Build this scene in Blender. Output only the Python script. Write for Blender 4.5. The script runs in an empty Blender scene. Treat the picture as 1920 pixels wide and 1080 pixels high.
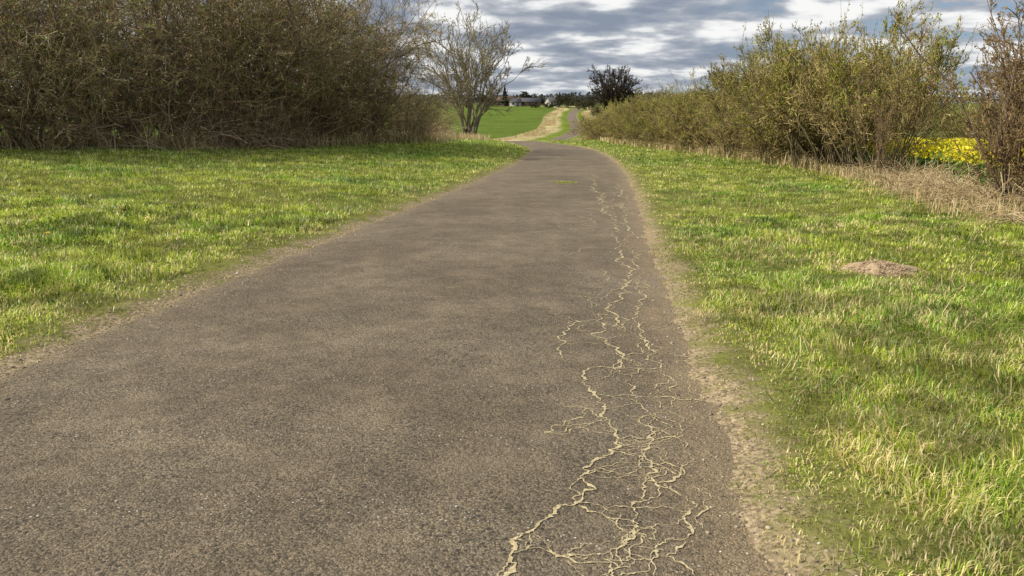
import bpy, math, numpy as np
from mathutils import Vector
C = bpy.context.scene.collection
R_ = math.radians
PITCH = R_(13.2); FPX = 1500.0; H = 1.3
SP, CP = math.sin(PITCH), math.cos(PITCH)

# ------------------------------------------------------------ numeric helpers
def h2(i, j, s): 
    v = np.sin(i*127.1 + j*311.7 + s*74.7)*43758.5453
    return v - np.floor(v)
def vn(x, y, s=0):
    x = np.asarray(x, float); y = np.asarray(y, float)
    i = np.floor(x); j = np.floor(y); fx = x-i; fy = y-j
    fx = fx*fx*(3-2*fx); fy = fy*fy*(3-2*fy)
    a = h2(i, j, s); b = h2(i+1, j, s); c = h2(i, j+1, s); d = h2(i+1, j+1, s)
    return (a*(1-fx)+b*fx)*(1-fy) + (c*(1-fx)+d*fx)*fy
def fbm(x, y, s=0):
    return (vn(x, y, s) + .5*vn(x*2.1, y*2.1, s+3) + .25*vn(x*4.3, y*4.3, s+7))/1.75
def sstep(a, b, v):
    t = np.clip((v-a)/(b-a), 0, 1); return t*t*(3-2*t)
def nrm(v): return v/np.maximum(np.linalg.norm(v, axis=-1, keepdims=True), 1e-9)

YT = np.arange(-60, 3000, .5)
def table(pts, k):
    p = np.array(pts); t = np.interp(YT, p[:, 0], p[:, 1])
    for kk in (k, k):
        w = np.ones(kk)/kk
        t = np.convolve(np.pad(t, (kk//2, kk//2), 'edge'), w, 'valid')[:len(YT)]
    return t
CT = table([(-60,-8),(-10,-2.5),(2,-1.12),(4.2,-.9),(10.4,-.19),(18,.84),(33,2.3),(48,3.15),(56,3.1),(64,2.6),(80,1.0),(95,-.8),(115,.4),(140,4.5),(160,9.2),(180,13.0),(215,17.4),(266,20.5),(310,22.6),(350,26),(400,32.5),(430,30),(520,-10),(700,-60),(3000,-60)], 13)
HT = table([(-60,1.98),(84,-2.77),(92,-3.15),(110,-4.6),(135,-6.1),(165,-6.2),(210,-6.2),(266,-5.8),(330,-4.4),(390,-2.9),(450,-1.6),(520,-1.4),(800,-1.4),(3000,-1.4)], 17)
def cx(y): return np.interp(y, YT, CT)
def zp(y): return np.interp(y, YT, HT)
HWID = 1.95
def gz(x, y):
    x = np.asarray(x, float); y = np.asarray(y, float)
    s = x-cx(y); z = zp(y)
    edge = 1.98 + .10*(vn(y*1.1, s*0, 5)-.5) + .10*(vn(y*5, s*0, 6)-.5) + .07*(vn(y*13, s*0, 7)-.5)
    a = np.abs(s)
    lift = -.045 + .06*sstep(-.22, .2, a-edge)
    fade = 1-sstep(70, 110, y)
    bankL = np.where(s < -2, .05*np.minimum(-s-2, 14), 0)*fade
    bankR = np.where(s > 10.5, -.03*np.minimum(s-10.5, 60), 0)*(1-sstep(120, 260, y))
    bump = np.where(a > 2, (.08*(fbm(x*.9, y*.9, 11)-.5) + .10*(fbm(x*.25, y*.25, 12)-.5))*sstep(2, 3, a), 0)
    far = 3.0*(fbm(x*.006, y*.004, 2)-.5)*sstep(60, 200, a)
    return z + lift + bankL + bankR + bump + far
def gz1(x, y): return float(gz(np.array([x]), np.array([y]))[0])
def roadz(y): return zp(y) - .012

def ray_ground(u, v):
    a = (u-960)/FPX; b = (v-540)/FPX
    dy = CP-b*SP; dz = SP+b*CP
    t = 5.0
    for _ in range(60): t = (H - float(zp(t*dy)))/dz if dz > 0 else t
    return a*t, t*dy

# ------------------------------------------------------------ mesh helpers
def mesh_np(name, V, quads=None, tris=None, col=None, smooth=False, extra=None):
    me = bpy.data.meshes.new(name)
    V = np.asarray(V, np.float32).reshape(-1, 3)
    nq = 0 if quads is None else len(quads); nt = 0 if tris is None else len(tris)
    me.vertices.add(len(V)); me.vertices.foreach_set('co', V.ravel())
    L = []
    if nq: L.append(np.asarray(quads).ravel())
    if nt: L.append(np.asarray(tris).ravel())
    L = np.concatenate(L).astype(np.int32)
    me.loops.add(len(L)); me.loops.foreach_set('vertex_index', L)
    me.polygons.add(nq+nt)
    st = np.concatenate([np.arange(nq)*4, nq*4+np.arange(nt)*3]).astype(np.int32)
    me.polygons.foreach_set('loop_start', st)
    if smooth: me.polygons.foreach_set('use_smooth', np.ones(nq+nt, bool))
    me.update(calc_edges=True)
    if col is not None:
        c = np.ones((len(V), 4), np.float32); c[:, :3] = col
        at = me.color_attributes.new('Col', 'FLOAT_COLOR', 'POINT'); at.data.foreach_set('color', c.ravel())
    if extra:
        for k, arr in extra.items():
            at = me.attributes.new(k, 'FLOAT', 'POINT'); at.data.foreach_set('value', np.asarray(arr, np.float32))
    return me
def obj(name, me, mat, parent=None, **kw):
    if mat and not me.materials: me.materials.append(mat)
    o = bpy.data.objects.new(name, me); C.objects.link(o)
    if parent: o.parent = parent
    for k, v in kw.items(): o[k] = v
    return o
def empty(name, loc, rz=0, sc=(1,1,1), **kw):
    o = bpy.data.objects.new(name, None); C.objects.link(o)
    o.location = loc; o.rotation_euler = (0, 0, rz); o.scale = sc; o.empty_display_size = .3
    for k, v in kw.items():
        if v is not None: o[k] = v
    return o

def tubes(P, R, k=3):
    M, n, _ = P.shape
    T = np.zeros_like(P); T[:, 1:-1] = P[:, 2:]-P[:, :-2]; T[:, 0] = P[:, 1]-P[:, 0]; T[:, -1] = P[:, -1]-P[:, -2]
    T = nrm(T)
    ref = nrm(np.cross(T.mean(axis=1), np.tile([[.31, .87, .12]], (M, 1))))[:, None, :]
    A = nrm(np.cross(T, ref)); B = np.cross(T, A)
    ang = np.arange(k)*2*math.pi/k
    V = P[:, :, None, :] + R[:, :, None, None]*(A[:, :, None, :]*np.cos(ang)[None, None, :, None] + B[:, :, None, :]*np.sin(ang)[None, None, :, None])
    idx = np.arange(M*n*k).reshape(M, n, k)
    a = idx[:, :-1, :]; b = np.roll(a, -1, axis=2); c = idx[:, 1:, :]; d = np.roll(c, -1, axis=2)
    Q = np.stack([a, b, d, c], axis=-1).reshape(-1, 4)
    return V.reshape(-1, 3), Q
def merge(lst):
    Vs = []; Qs = []; o = 0
    for V, Q in lst: Vs.append(V); Qs.append(Q+o); o += len(V)
    return np.concatenate(Vs), np.concatenate(Qs)
def cols_of(rng, K, pal, wts): 
    pal = np.array(pal); return pal[rng.choice(len(pal), K, p=np.array(wts)/sum(wts))]*rng.uniform(.7, 1.3, K)[:, None]
def twig_mesh(name, rng, sets, pal, wts, k=3):
    V, Q = merge([tubes(P, R, k) for P, R in sets])
    c = np.concatenate([np.repeat(cols_of(rng, len(P), pal, wts), P.shape[1]*k, axis=0) for P, R in sets])
    return mesh_np(name, V, Q, col=c)
def grow(rng, P, R, cnt, t0, t1, L, spread, up, n, jit, rr, rmin=.003, upstep=0., tl=.5):
    M = len(P); idx = np.repeat(np.arange(M), cnt); K = len(idx)
    t = rng.uniform(t0, t1, K); ns = P.shape[1]-1; f = t*ns; i = np.minimum(f.astype(int), ns-1); fr = (f-i)
    A = P[idx, i]; B = P[idx, i+1]; pos = A+(B-A)*fr[:, None]; tan = nrm(B-A)
    rad = R[idx, i]*(1-fr)+R[idx, i+1]*fr
    rnd = nrm(rng.normal(size=(K, 3))); perp = nrm(rnd-tan*(rnd*tan).sum(1, keepdims=True))
    sp = spread*rng.uniform(.6, 1.3, K)[:, None]
    d = nrm(tan*np.cos(sp)+perp*np.sin(sp)+np.array([0, 0, up]))
    plen = np.linalg.norm(np.diff(P, axis=1), axis=2).sum(1)[idx]
    ln = L*plen*(1-tl*t)*rng.uniform(.6, 1.25, K)
    out = np.zeros((K, n, 3)); out[:, 0] = pos; cur = pos.copy()
    for s in range(1, n):
        d = nrm(d+jit*rng.normal(size=(K, 3))+np.array([0, 0, upstep])); cur = cur+d*(ln/(n-1))[:, None]; out[:, s] = cur
    RR = np.maximum((rad*rr)[:, None]*np.linspace(1, .25, n)[None], rmin)
    return out, RR
def stems(rng, M, base_r, h, lean, n, jit, r0, arch=0.):
    a = rng.uniform(0, 2*math.pi, M); rr = base_r*np.sqrt(rng.uniform(0, 1, M))
    cur = np.stack([rr*np.cos(a), rr*np.sin(a), np.full(M, -.1)], 1)
    l = lean*rng.uniform(.2, 1.2, M); a2 = a+rng.normal(0, .6, M)
    d = nrm(np.stack([np.cos(a2)*l, np.sin(a2)*l, np.ones(M)], 1)); hh = h*rng.uniform(.7, 1.08, M)
    out = np.zeros((M, n, 3)); out[:, 0] = cur
    for s in range(1, n):
        d = nrm(d+jit*rng.normal(size=(M, 3))+np.stack([np.cos(a2), np.sin(a2), np.zeros(M)], 1)*arch*s)
        cur = cur+d*(hh/(n-1))[:, None]; out[:, s] = cur
    R = r0*rng.uniform(.6, 1.3, M)[:, None]*np.linspace(1, .25, n)[None]
    return out, R
def leaf_quads(rng, Cn, ln, wd):
    K = len(Cn); a = nrm(rng.normal(size=(K, 3))); b = nrm(np.cross(a, rng.normal(size=(K, 3))))
    s = rng.uniform(.6, 1.3, K)[:, None]
    V = np.stack([Cn-a*ln*s, Cn-b*wd*s, Cn+a*ln*s, Cn+b*wd*s], 1).reshape(-1, 3)
    return V, np.arange(K*4).reshape(K, 4)
def along(rng, P, K, off, tmin=0.):
    i = rng.integers(0, len(P), K); ns = P.shape[1]-1; f = rng.uniform(tmin, 1, K)*ns; j = np.minimum(f.astype(int), ns-1); fr = (f-j)[:, None]
    return P[i, j]*(1-fr)+P[i, j+1]*fr + rng.normal(size=(K, 3))*off

# ------------------------------------------------------------ materials
def mat(name):
    m = bpy.data.materials.new(name); m.use_nodes = True; nt = m.node_tree; nt.nodes.clear()
    return m, nt, nt.nodes, nt.links
def N(ns, t, **kw):
    n = ns.new(t)
    for k, v in kw.items(): setattr(n, k, v)
    return n
def math_(nt, op, a, b=None, c=None, clamp=False):
    n = nt.nodes.new('ShaderNodeMath'); n.operation = op; n.use_clamp = clamp
    for i, v in enumerate((a, b, c)):
        if v is None: continue
        if isinstance(v, (int, float)): n.inputs[i].default_value = v
        else: nt.links.new(v, n.inputs[i])
    return n.outputs[0]
def mixc(nt, f, a, b, mode='MIX'):
    n = nt.nodes.new('ShaderNodeMix'); n.data_type = 'RGBA'; n.blend_type = mode
    for sock, v in ((n.inputs[0], f), (n.inputs[6], a), (n.inputs[7], b)):
        if isinstance(v, (int, float)): sock.default_value = v
        elif isinstance(v, tuple): sock.default_value = (*v[:3], 1)
        else: nt.links.new(v, sock)
    return n.outputs[2]
def ramp(nt, f, stops):
    n = nt.nodes.new('ShaderNodeValToRGB'); e = n.color_ramp.elements
    while len(e) < len(stops): e.new(.5)
    for k, (p, c) in enumerate(stops):
        e[k].position = p; e[k].color = (*c, 1) if isinstance(c, tuple) else (c, c, c, 1)
    nt.links.new(f, n.inputs[0]); return n.outputs[0]
def noise(nt, co, scale, detail=3, rough=.55):
    n = N(nt.nodes, 'ShaderNodeTexNoise'); n.inputs['Scale'].default_value = scale; n.inputs['Detail'].default_value = detail; n.inputs['Roughness'].default_value = rough
    nt.links.new(co, n.inputs['Vector']); return n.outputs['Fac']
def voro(nt, co, scale, feature='F1'):
    n = N(nt.nodes, 'ShaderNodeTexVoronoi', feature=feature); n.inputs['Scale'].default_value = scale
    nt.links.new(co, n.inputs['Vector']); return n

def leafy(name, transl=.35, vary=.25, gloss=0.):
    m, nt, ns, lk = mat(name)
    col = N(ns, 'ShaderNodeAttribute', attribute_name='Col').outputs['Color']
    if vary > 0:
        oi = N(ns, 'ShaderNodeObjectInfo')
        f = math_(nt, 'ADD', math_(nt, 'MULTIPLY', oi.outputs['Random'], vary), 1-vary/2)
        vm = N(ns, 'ShaderNodeVectorMath', operation='SCALE'); lk.new(col, vm.inputs[0]); lk.new(f, vm.inputs['Scale']); col = vm.outputs[0]
    d = N(ns, 'ShaderNodeBsdfDiffuse'); lk.new(col, d.inputs['Color']); sh_ = d.outputs[0]
    o = N(ns, 'ShaderNodeOutputMaterial')
    if transl > 0:
        t = N(ns, 'ShaderNodeBsdfTranslucent'); lk.new(col, t.inputs['Color'])
        mx = N(ns, 'ShaderNodeMixShader'); mx.inputs[0].default_value = transl
        lk.new(sh_, mx.inputs[1]); lk.new(t.outputs[0], mx.inputs[2]); sh_ = mx.outputs[0]
    if gloss > 0:
        gl = N(ns, 'ShaderNodeBsdfGlossy'); gl.inputs['Roughness'].default_value = .4; gl.inputs['Color'].default_value = (.9, .95, .85, 1)
        mx = N(ns, 'ShaderNodeMixShader'); mx.inputs[0].default_value = gloss
        lk.new(sh_, mx.inputs[1]); lk.new(gl.outputs[0], mx.inputs[2]); sh_ = mx.outputs[0]
    lk.new(sh_, o.inputs[0])
    return m
def solid(name, c, c2=None, scale=6., rough=.8, bump=.3):
    m, nt, ns, lk = mat(name); tc = N(ns, 'ShaderNodeTexCoord'); nz = noise(nt, tc.outputs['Object'], scale, 4)
    c2 = c2 or tuple(v*.6 for v in c)
    col = mixc(nt, ramp(nt, nz, [(.35, 0.), (.65, 1.)]), c, c2)
    d = N(ns, 'ShaderNodeBsdfPrincipled'); lk.new(col, d.inputs['Base Color']); d.inputs['Roughness'].default_value = rough
    if bump:
        b = N(ns, 'ShaderNodeBump'); b.inputs['Strength'].default_value = bump; b.inputs['Distance'].default_value = .02; lk.new(nz, b.inputs['Height']); lk.new(b.outputs[0], d.inputs['Normal'])
    o = N(ns, 'ShaderNodeOutputMaterial'); lk.new(d.outputs[0], o.inputs[0]); return m

M_grass = leafy('grass_blades', transl=.38, vary=0, gloss=.035)
M_dry = leafy('dry_grass', transl=.25, vary=0)
M_leaf = leafy('young_leaves', transl=.35, vary=.3)
M_twig = leafy('twigs', transl=0, vary=.4)
M_bark = {k: solid('bark_'+k, c, c2, 9., .9, 0) for k, (c, c2) in dict(
    dark=((.20, .145, .08), (.09, .068, .042)), pale=((.27, .24, .165), (.14, .12, .08)), olive=((.20, .155, .08), (.10, .08, .045)),
    oak=((.06, .05, .036), (.035, .03, .023)), red=((.20, .135, .08), (.11, .075, .045))).items()}

def asphalt():
    m, nt, ns, lk = mat('worn_asphalt'); tc = N(ns, 'ShaderNodeTexCoord'); co = tc.outputs['Object']
    v1 = voro(nt, co, 135); v2 = voro(nt, co, 42)
    sep = N(ns, 'ShaderNodeSeparateColor'); lk.new(v1.outputs['Color'], sep.inputs[0])
    sep2 = N(ns, 'ShaderNodeSeparateColor'); lk.new(v2.outputs['Color'], sep2.inputs[0])
    n1 = noise(nt, co, .8, 3, .6); n2 = noise(nt, co, 5, 4, .65)
    base = mixc(nt, ramp(nt, n1, [(.38, 0.), (.62, 1.)]), (.176, .139, .095), (.245, .198, .138))
    base = mixc(nt, math_(nt, 'MULTIPLY', ramp(nt, n2, [(.40, 1.), (.60, 0.)]), .45), base, (.118, .097, .070))
    agg = ramp(nt, sep.outputs[0], [(0., .5), (.6, 1.), (1., 1.55)])
    base = mixc(nt, 1., base, agg, 'MULTIPLY')
    n5 = noise(nt, co, 2.3, 5, .7)
    ptf = ramp(nt, n5, [(.42, 1.), (.52, 0.)])
    st = math_(nt, 'MULTIPLY', math_(nt, 'LESS_THAN', v2.outputs['Distance'], .38), math_(nt, 'GREATER_THAN', sep2.outputs[1], .5))
    base = mixc(nt, math_(nt, 'MULTIPLY', math_(nt, 'MULTIPLY', st, ptf), .8), base, (.058, .053, .049))
    ch = math_(nt, 'MULTIPLY', math_(nt, 'LESS_THAN', v2.outputs['Distance'], .17), math_(nt, 'GREATER_THAN', sep2.outputs[2], .9))
    base = mixc(nt, math_(nt, 'MULTIPLY', ch, .9), base, (.66, .62, .56))
    base = mixc(nt, math_(nt, 'MULTIPLY', ramp(nt, n5, [(.54, 0.), (.72, 1.)]), .34), base, (.36, .29, .20))
    e = N(ns, 'ShaderNodeAttribute', attribute_name='edge').outputs['Fac']
    side = N(ns, 'ShaderNodeAttribute', attribute_name='side').outputs['Fac']
    n6 = noise(nt, co, 30, 3, .6)
    wob = math_(nt, 'ADD', math_(nt, 'MULTIPLY', math_(nt, 'SUBTRACT', n5, .5), 1.1), math_(nt, 'MULTIPLY', math_(nt, 'SUBTRACT', n6, .5), .9))
    ee = math_(nt, 'ADD', e, wob)
    lim = math_(nt, 'ADD', .20, math_(nt, 'MULTIPLY', side, .18))
    df = math_(nt, 'MULTIPLY', math_(nt, 'DIVIDE', math_(nt, 'SUBTRACT', lim, ee), .4, clamp=True), .85)
    dirt = mixc(nt, n6, (.24, .18, .11), (.42, .32, .20))
    dirt = mixc(nt, 1., dirt, ramp(nt, sep.outputs[1], [(0., .55), (1., 1.35)]), 'MULTIPLY')
    base = mixc(nt, df, base, dirt)
    d = N(ns, 'ShaderNodeBsdfPrincipled'); lk.new(base, d.inputs['Base Color']); d.inputs['Roughness'].default_value = .85; d.inputs['Specular IOR Level'].default_value = .15
    hgt = math_(nt, 'SUBTRACT', math_(nt, 'MULTIPLY', noise(nt, co, 45, 4, .75), 4.), v1.outputs['Distance'])
    b = N(ns, 'ShaderNodeBump'); b.inputs['Strength'].default_value = .9; b.inputs['Distance'].default_value = .005; lk.new(hgt, b.inputs['Height']); lk.new(b.outputs[0], d.inputs['Normal'])
    o = N(ns, 'ShaderNodeOutputMaterial'); lk.new(d.outputs[0], o.inputs[0]); return m
def ground_mat():
    m, nt, ns, lk = mat('verge_and_field_ground'); tc = N(ns, 'ShaderNodeTexCoord'); co = tc.outputs['Object']
    col = N(ns, 'ShaderNodeAttribute', attribute_name='Col').outputs['Color']
    n1 = noise(nt, co, 14, 5, .7); n2 = noise(nt, co, .9, 4, .6); n3 = noise(nt, co, .06, 4, .6)
    c = mixc(nt, 1., col, ramp(nt, n1, [(.3, .55), (.7, 1.45)]), 'MULTIPLY')
    c = mixc(nt, 1., c, ramp(nt, n2, [(.3, .75), (.7, 1.25)]), 'MULTIPLY')
    c = mixc(nt, 1., c, ramp(nt, n3, [(.35, .85), (.65, 1.15)]), 'MULTIPLY')
    e = N(ns, 'ShaderNodeAttribute', attribute_name='edge').outputs['Fac']
    n4 = noise(nt, co, 2.6, 4, .7); n6 = noise(nt, co, 34, 3, .6)
    v = voro(nt, co, 70); sep = N(ns, 'ShaderNodeSeparateColor'); lk.new(v.outputs['Color'], sep.inputs[0])
    ee = math_(nt, 'ADD', e, math_(nt, 'ADD', math_(nt, 'MULTIPLY', math_(nt, 'SUBTRACT', n4, .5), .9), math_(nt, 'MULTIPLY', math_(nt, 'SUBTRACT', n1, .5), .6)))
    df = math_(nt, 'DIVIDE', math_(nt, 'SUBTRACT', .24, ee), .25, clamp=True)
    dirt = mixc(nt, n6, (.21, .16, .10), (.42, .33, .21))
    dirt = mixc(nt, 1., dirt, ramp(nt, sep.outputs[0], [(0., .5), (1., 1.4)]), 'MULTIPLY')
    c = mixc(nt, df, c, dirt)
    d = N(ns, 'ShaderNodeBsdfDiffuse'); lk.new(c, d.inputs['Color'])
    b = N(ns, 'ShaderNodeBump'); b.inputs['Strength'].default_value = .8; b.inputs['Distance'].default_value = .02; lk.new(n6, b.inputs['Height']); lk.new(b.outputs[0], d.inputs['Normal'])
    o = N(ns, 'ShaderNodeOutputMaterial'); lk.new(d.outputs[0], o.inputs[0]); return m

# ------------------------------------------------------------ ground + road
ys = [-8.0]
while ys[-1] < 2800:
    y = ys[-1]; ys.append(y + (.07 if 0 < y < 12 else .3 if y <= 0 else min(40, .07*(y/12)**1.35)))
ys = np.array(ys)
sa = [0, .8, 1.5, 1.7, 1.75]; v = 1.8
while v < 2.3: sa.append(v); v += .05
while v < 700: sa.append(v); v += .1 + (v-2.3)*.09
sa = np.array(sa); S = np.concatenate([-sa[:0:-1], sa])
Y, SS = np.meshgrid(ys, S, indexing='ij'); X = SS+cx(Y)
Z = gz(X, Y)
G = np.stack([X, Y, Z], -1).reshape(-1, 3)
nr, nc = Y.shape
I = np.arange(nr*nc).reshape(nr, nc)
Q = np.stack([I[:-1, :-1], I[:-1, 1:], I[1:, 1:], I[1:, :-1]], -1).reshape(-1, 4)
s = SS.ravel(); yy = Y.ravel(); xx = X.ravel(); a = np.abs(s)
def lerp(A, B, f): return A*(1-f[:, None])+B*f[:, None]
tan = np.array([.43, .35, .19])
col = np.tile(np.array([.16, .165, .045]), (len(s), 1))
farf = sstep(85, 110, yy)
nz2 = fbm(xx*.4, yy*.12, 8)
mid = sstep(15, 60, yy)*(a < 9); col = lerp(col, np.array([.15, .20, .035]), mid*1.)
TWY, TWS = [110, 150, 200, 390], [-13.5, -12.5, -10.5, -9.5]
tw_ = np.interp(yy, TWY, TWS)
tL = farf*sstep(-5.0+nz2*2.5, -7.0+nz2*2.5, s)*(1-sstep(tw_, tw_-1.2, s)); col = lerp(col, tan, np.clip(tL*(.5+1.0*(nz2-.1)), 0, 1))
fL = farf*sstep(tw_, tw_-1.2, s); col = lerp(col, np.array([.11, .155, .032]), fL)
tR = farf*sstep(2.8+nz2, 4.4+nz2, s)*(1-sstep(10, 12, s)); col = lerp(col, tan, np.clip(tR*(.5+1.0*(nz2-.1)), 0, 1))
fR = sstep(10, 12, s); col = lerp(col, np.array([.10, .12, .035]), fR)
fe = sstep(430, 520, yy); col = lerp(col, np.array([.08, .10, .04]), fe)
edge = np.clip(a-HWID, -1, 5); edge = np.where(yy > 60, edge+.15, edge)
o = obj('ground', mesh_np('ground', G, Q, col=col, smooth=True, extra={'edge': edge}), ground_mat(), kind='structure')
rs = np.linspace(-2.2, 2.2, 23); yr = ys[ys < 445]
Y2, S2 = np.meshgrid(yr, rs, indexing='ij')
Z2 = roadz(Y2) - .02*(np.abs(S2)/2.2)**2
Gr = np.stack([S2+cx(Y2), Y2, Z2], -1).reshape(-1, 3); I = np.arange(Y2.size).reshape(Y2.shape)
Qr = np.stack([I[:-1, :-1], I[:-1, 1:], I[1:, 1:], I[1:, :-1]], -1).reshape(-1, 4)
road = obj('road', mesh_np('road', Gr, Qr, smooth=True, extra={'edge': np.clip(1.95-np.abs(S2.ravel()), -1, 5), 'side': (S2.ravel() > 0).astype(float)}), asphalt(), kind='structure')

# cracks filled with pale sand
rng = np.random.default_rng(5)
CR = [
 (8, [(925,1085),(955,1035),(962,1003),(1000,985),(1040,955),(1082,935),(1100,880),(1115,855),(1150,840),(1160,815),(1140,780),(1135,760),(1115,735),(1092,712),(1095,690),(1110,683),(1150,685),(1160,655),(1135,630),(1128,600)]),
 (8, [(1155,608),(1155,585),(1140,565),(1165,550),(1185,545),(1172,528),(1180,515)]), (5, [(1128,600),(1122,585),(1155,587)]),
 (8, [(1180,515),(1190,500),(1168,480),(1165,455)]), (8, [(1165,455),(1148,432),(1152,418),(1140,400)]), (8, [(1140,400),(1124,372),(1126,360),(1119,348)]), (6, [(1119,348),(1114,335),(1116,326)]),
 (7, [(1165,1015),(1190,985),(1195,960),(1210,930),(1212,890),(1222,860),(1218,830),(1212,790),(1220,770)]),
 (4, [(1220,770),(1195,745),(1185,700),(1195,680),(1180,660)]), (6, [(1215,660),(1200,630),(1195,590),(1190,570),(1200,545),(1185,520)]),
 (5, [(1155,1085),(1135,1040),(1165,1015),(1180,1000)]), (5, [(1030,1018),(1050,1035),(1090,1040),(1125,1030)]),
 (4.5, [(1222,860),(1250,868),(1275,882),(1278,920),(1292,950),(1282,1000),(1305,1070)]),
 (5, [(1050,668),(1058,640),(1060,622),(1075,605),(1110,598)]), (4, [(1020,805),(1035,792),(1060,783),(1100,776)]),
 (3.5, [(1112,733),(1150,738),(1180,733),(1240,737),(1320,742)]), (4, [(1160,815),(1185,810),(1222,816),(1270,812),(1262,790),(1225,768)]),
 (3.5, [(1195,620),(1240,655),(1290,662)]), (4, [(1085,940),(1130,955),(1160,980),(1200,990),(1230,1002),(1222,1040),(1225,1085)]),
 (4, [(1150,685),(1170,665),(1195,640),(1170,610),(1160,590)]), (5, [(1165,455),(1180,440),(1172,410),(1178,390)]),
 (4, [(1200,545),(1215,530),(1205,500)]), (5, [(1125,370),(1150,372),(1165,390)]), (4, [(1130,500),(1140,520),(1170,528)]),
 (3, [(1140,780),(1100,760),(1060,757)]), (3, [(1240,690),(1255,720),(1250,760),(1280,800)]),
 (3, [(0,700),(60,675),(130,640),(220,610)]), (3, [(380,560),(420,545),(470,520)]), (3, [(1300,900),(1320,930),(1318,980)]),
 (3, [(1280,800),(1300,850),(1278,882)]), (3, [(1290,662),(1300,700),(1320,742)]), (4, [(1215,660),(1240,690)]), (5, [(1205,500),(1185,470),(1180,440)]), (5, [(1178,390),(1165,360),(1150,340)])]
CR = [(w, np.array([ray_ground(u, v) for u, v in pl])) for w, pl in CR]
allp = np.concatenate([p for w, p in CR[:25]]+[p for w, p in CR[29:]])
for k in range(1700):   # hairline links closing cells between neighbouring cracks
    i, j = rng.integers(0, len(allp), 2); d = np.linalg.norm(allp[i]-allp[j]); yv = allp[i][1]
    if .10 < d < .23+.035*yv and rng.uniform() < .5:
        m_ = (allp[i]+allp[j])/2+rng.normal(0, .2*d, 2); CR.append((rng.uniform(1.5, 2.8)+.12*yv, np.array([allp[i], m_, allp[j]])))
for k in range(36):
    y0 = rng.uniform(3, 19); s0 = rng.uniform(.9, 1.75); pts = []
    for j in range(rng.integers(3, 7)):
        pts.append((s0+float(cx(y0)), y0)); y0 += rng.uniform(.1, .35); s0 = min(1.78, s0+rng.normal(0, .12))
    CR.append((rng.uniform(1.8, 3.8), np.array(pts)))
V = []; Qc = []
for w, P in CR:
    for it in range(4):
        mids = (P[1:]+P[:-1])/2; seg = P[1:]-P[:-1]; ln = np.linalg.norm(seg, axis=1)
        nn = np.stack([-seg[:, 1], seg[:, 0]], 1)
        mids = mids + nn*rng.normal(0, (.18, .16, .14, .14)[it], len(mids))[:, None]*np.minimum(1, (.12+.015*mids[:, 1])/np.maximum(ln, .01))[:, None]
        O = np.empty((len(P)+len(mids), 2)); O[0::2] = P; O[1::2] = mids; P = O
    T = nrm(np.gradient(P, axis=0)); Nn = np.stack([-T[:, 1], T[:, 0]], 1)
    nse = vn(np.arange(len(P))*.3, np.full(len(P), w*7.3), len(V) % 97)
    ww = w*.00080*(.12+1.5*nse)*rng.uniform(.4, 1.4, len(P))*(1+.07*np.clip(P[:, 1]-4, 0, 14))
    ww[0] = ww[-1] = .0006
    zz = np.interp(P[:, 1], YT, HT)-.012+.0035 - .02*(np.abs(P[:, 0]-cx(P[:, 1]))/2.2)**2
    L = P+Nn*ww[:, None]*rng.uniform(.3, 1.6, len(P))[:, None]; Rr = P-Nn*ww[:, None]*rng.uniform(.3, 1.6, len(P))[:, None]
    b0 = len(V)
    for i in range(len(P)): V += [(L[i, 0], L[i, 1], zz[i]), (Rr[i, 0], Rr[i, 1], zz[i])]
    for i in range(len(P)-1): Qc.append((b0+2*i, b0+2*i+1, b0+2*i+3, b0+2*i+2))
obj('crack_filling', mesh_np('cracks', np.array(V), np.array(Qc)), solid('sand_in_cracks', (.62, .52, .30), (.34, .27, .15), 70, .95, 0), road)

# ------------------------------------------------------------ grass blades
MX, MY = 3.35, 7.15
def blades(name, X, Y, h, w, lean, colr, rng, full=True, az=None):
    K = len(X); Zb = gz(X, Y)-.006
    if az is None: az = rng.uniform(0, 2*math.pi, K)
    d = np.stack([np.cos(az), np.sin(az), np.zeros(K)], 1)
    wz = az+math.pi/2+rng.normal(0, .5, K); wd = np.stack([np.cos(wz), np.sin(wz), np.zeros(K)], 1)*w[:, None]
    B = np.stack([X, Y, Zb], 1); up = np.array([0, 0, 1.])
    tip = B+up*(h*np.cos(lean))[:, None]+d*(h*np.sin(lean))[:, None]
    if full:
        mid = B+up*(h*.62)[:, None]*np.cos(lean*.6)[:, None]+d*(h*.5*np.sin(lean*.6))[:, None]
        V = np.stack([B-wd, B+wd, mid-wd*.8, mid+wd*.8, tip], 1).reshape(-1, 3)
        b = (np.arange(K)*5)[:, None]; q = b+np.array([[0, 1, 3, 2]]); t = b+np.array([[2, 3, 4]])
        return mesh_np(name, V, q, t, col=np.repeat(colr, 5, axis=0))
    V = np.stack([B-wd, B+wd, tip], 1).reshape(-1, 3); t = (np.arange(K)*3)[:, None]+np.array([[0, 1, 2]])
    return mesh_np(name, V, None, t, col=np.repeat(colr, 3, axis=0))
HL = np.array([(5,-32),(13,-24),(22,-15),(28,-10.4),(40,-7.5),(58,-4.9),(66,-5),(95,-14),(3000,-14)])
HR = np.array([(-10,6.2),(5,6.6),(12,7.4),(17,8.6),(21,9.7),(30,10.4),(40,10.5),(55,10.2),(70,10.2),(90,11.5),(120,14),(167,20),(250,29),(3000,29)])
def xl(y): return np.interp(y, HL[:, 0], HL[:, 1])
def xr(y): return np.interp(y, HR[:, 0], HR[:, 1])
rng = np.random.default_rng(1)
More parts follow.
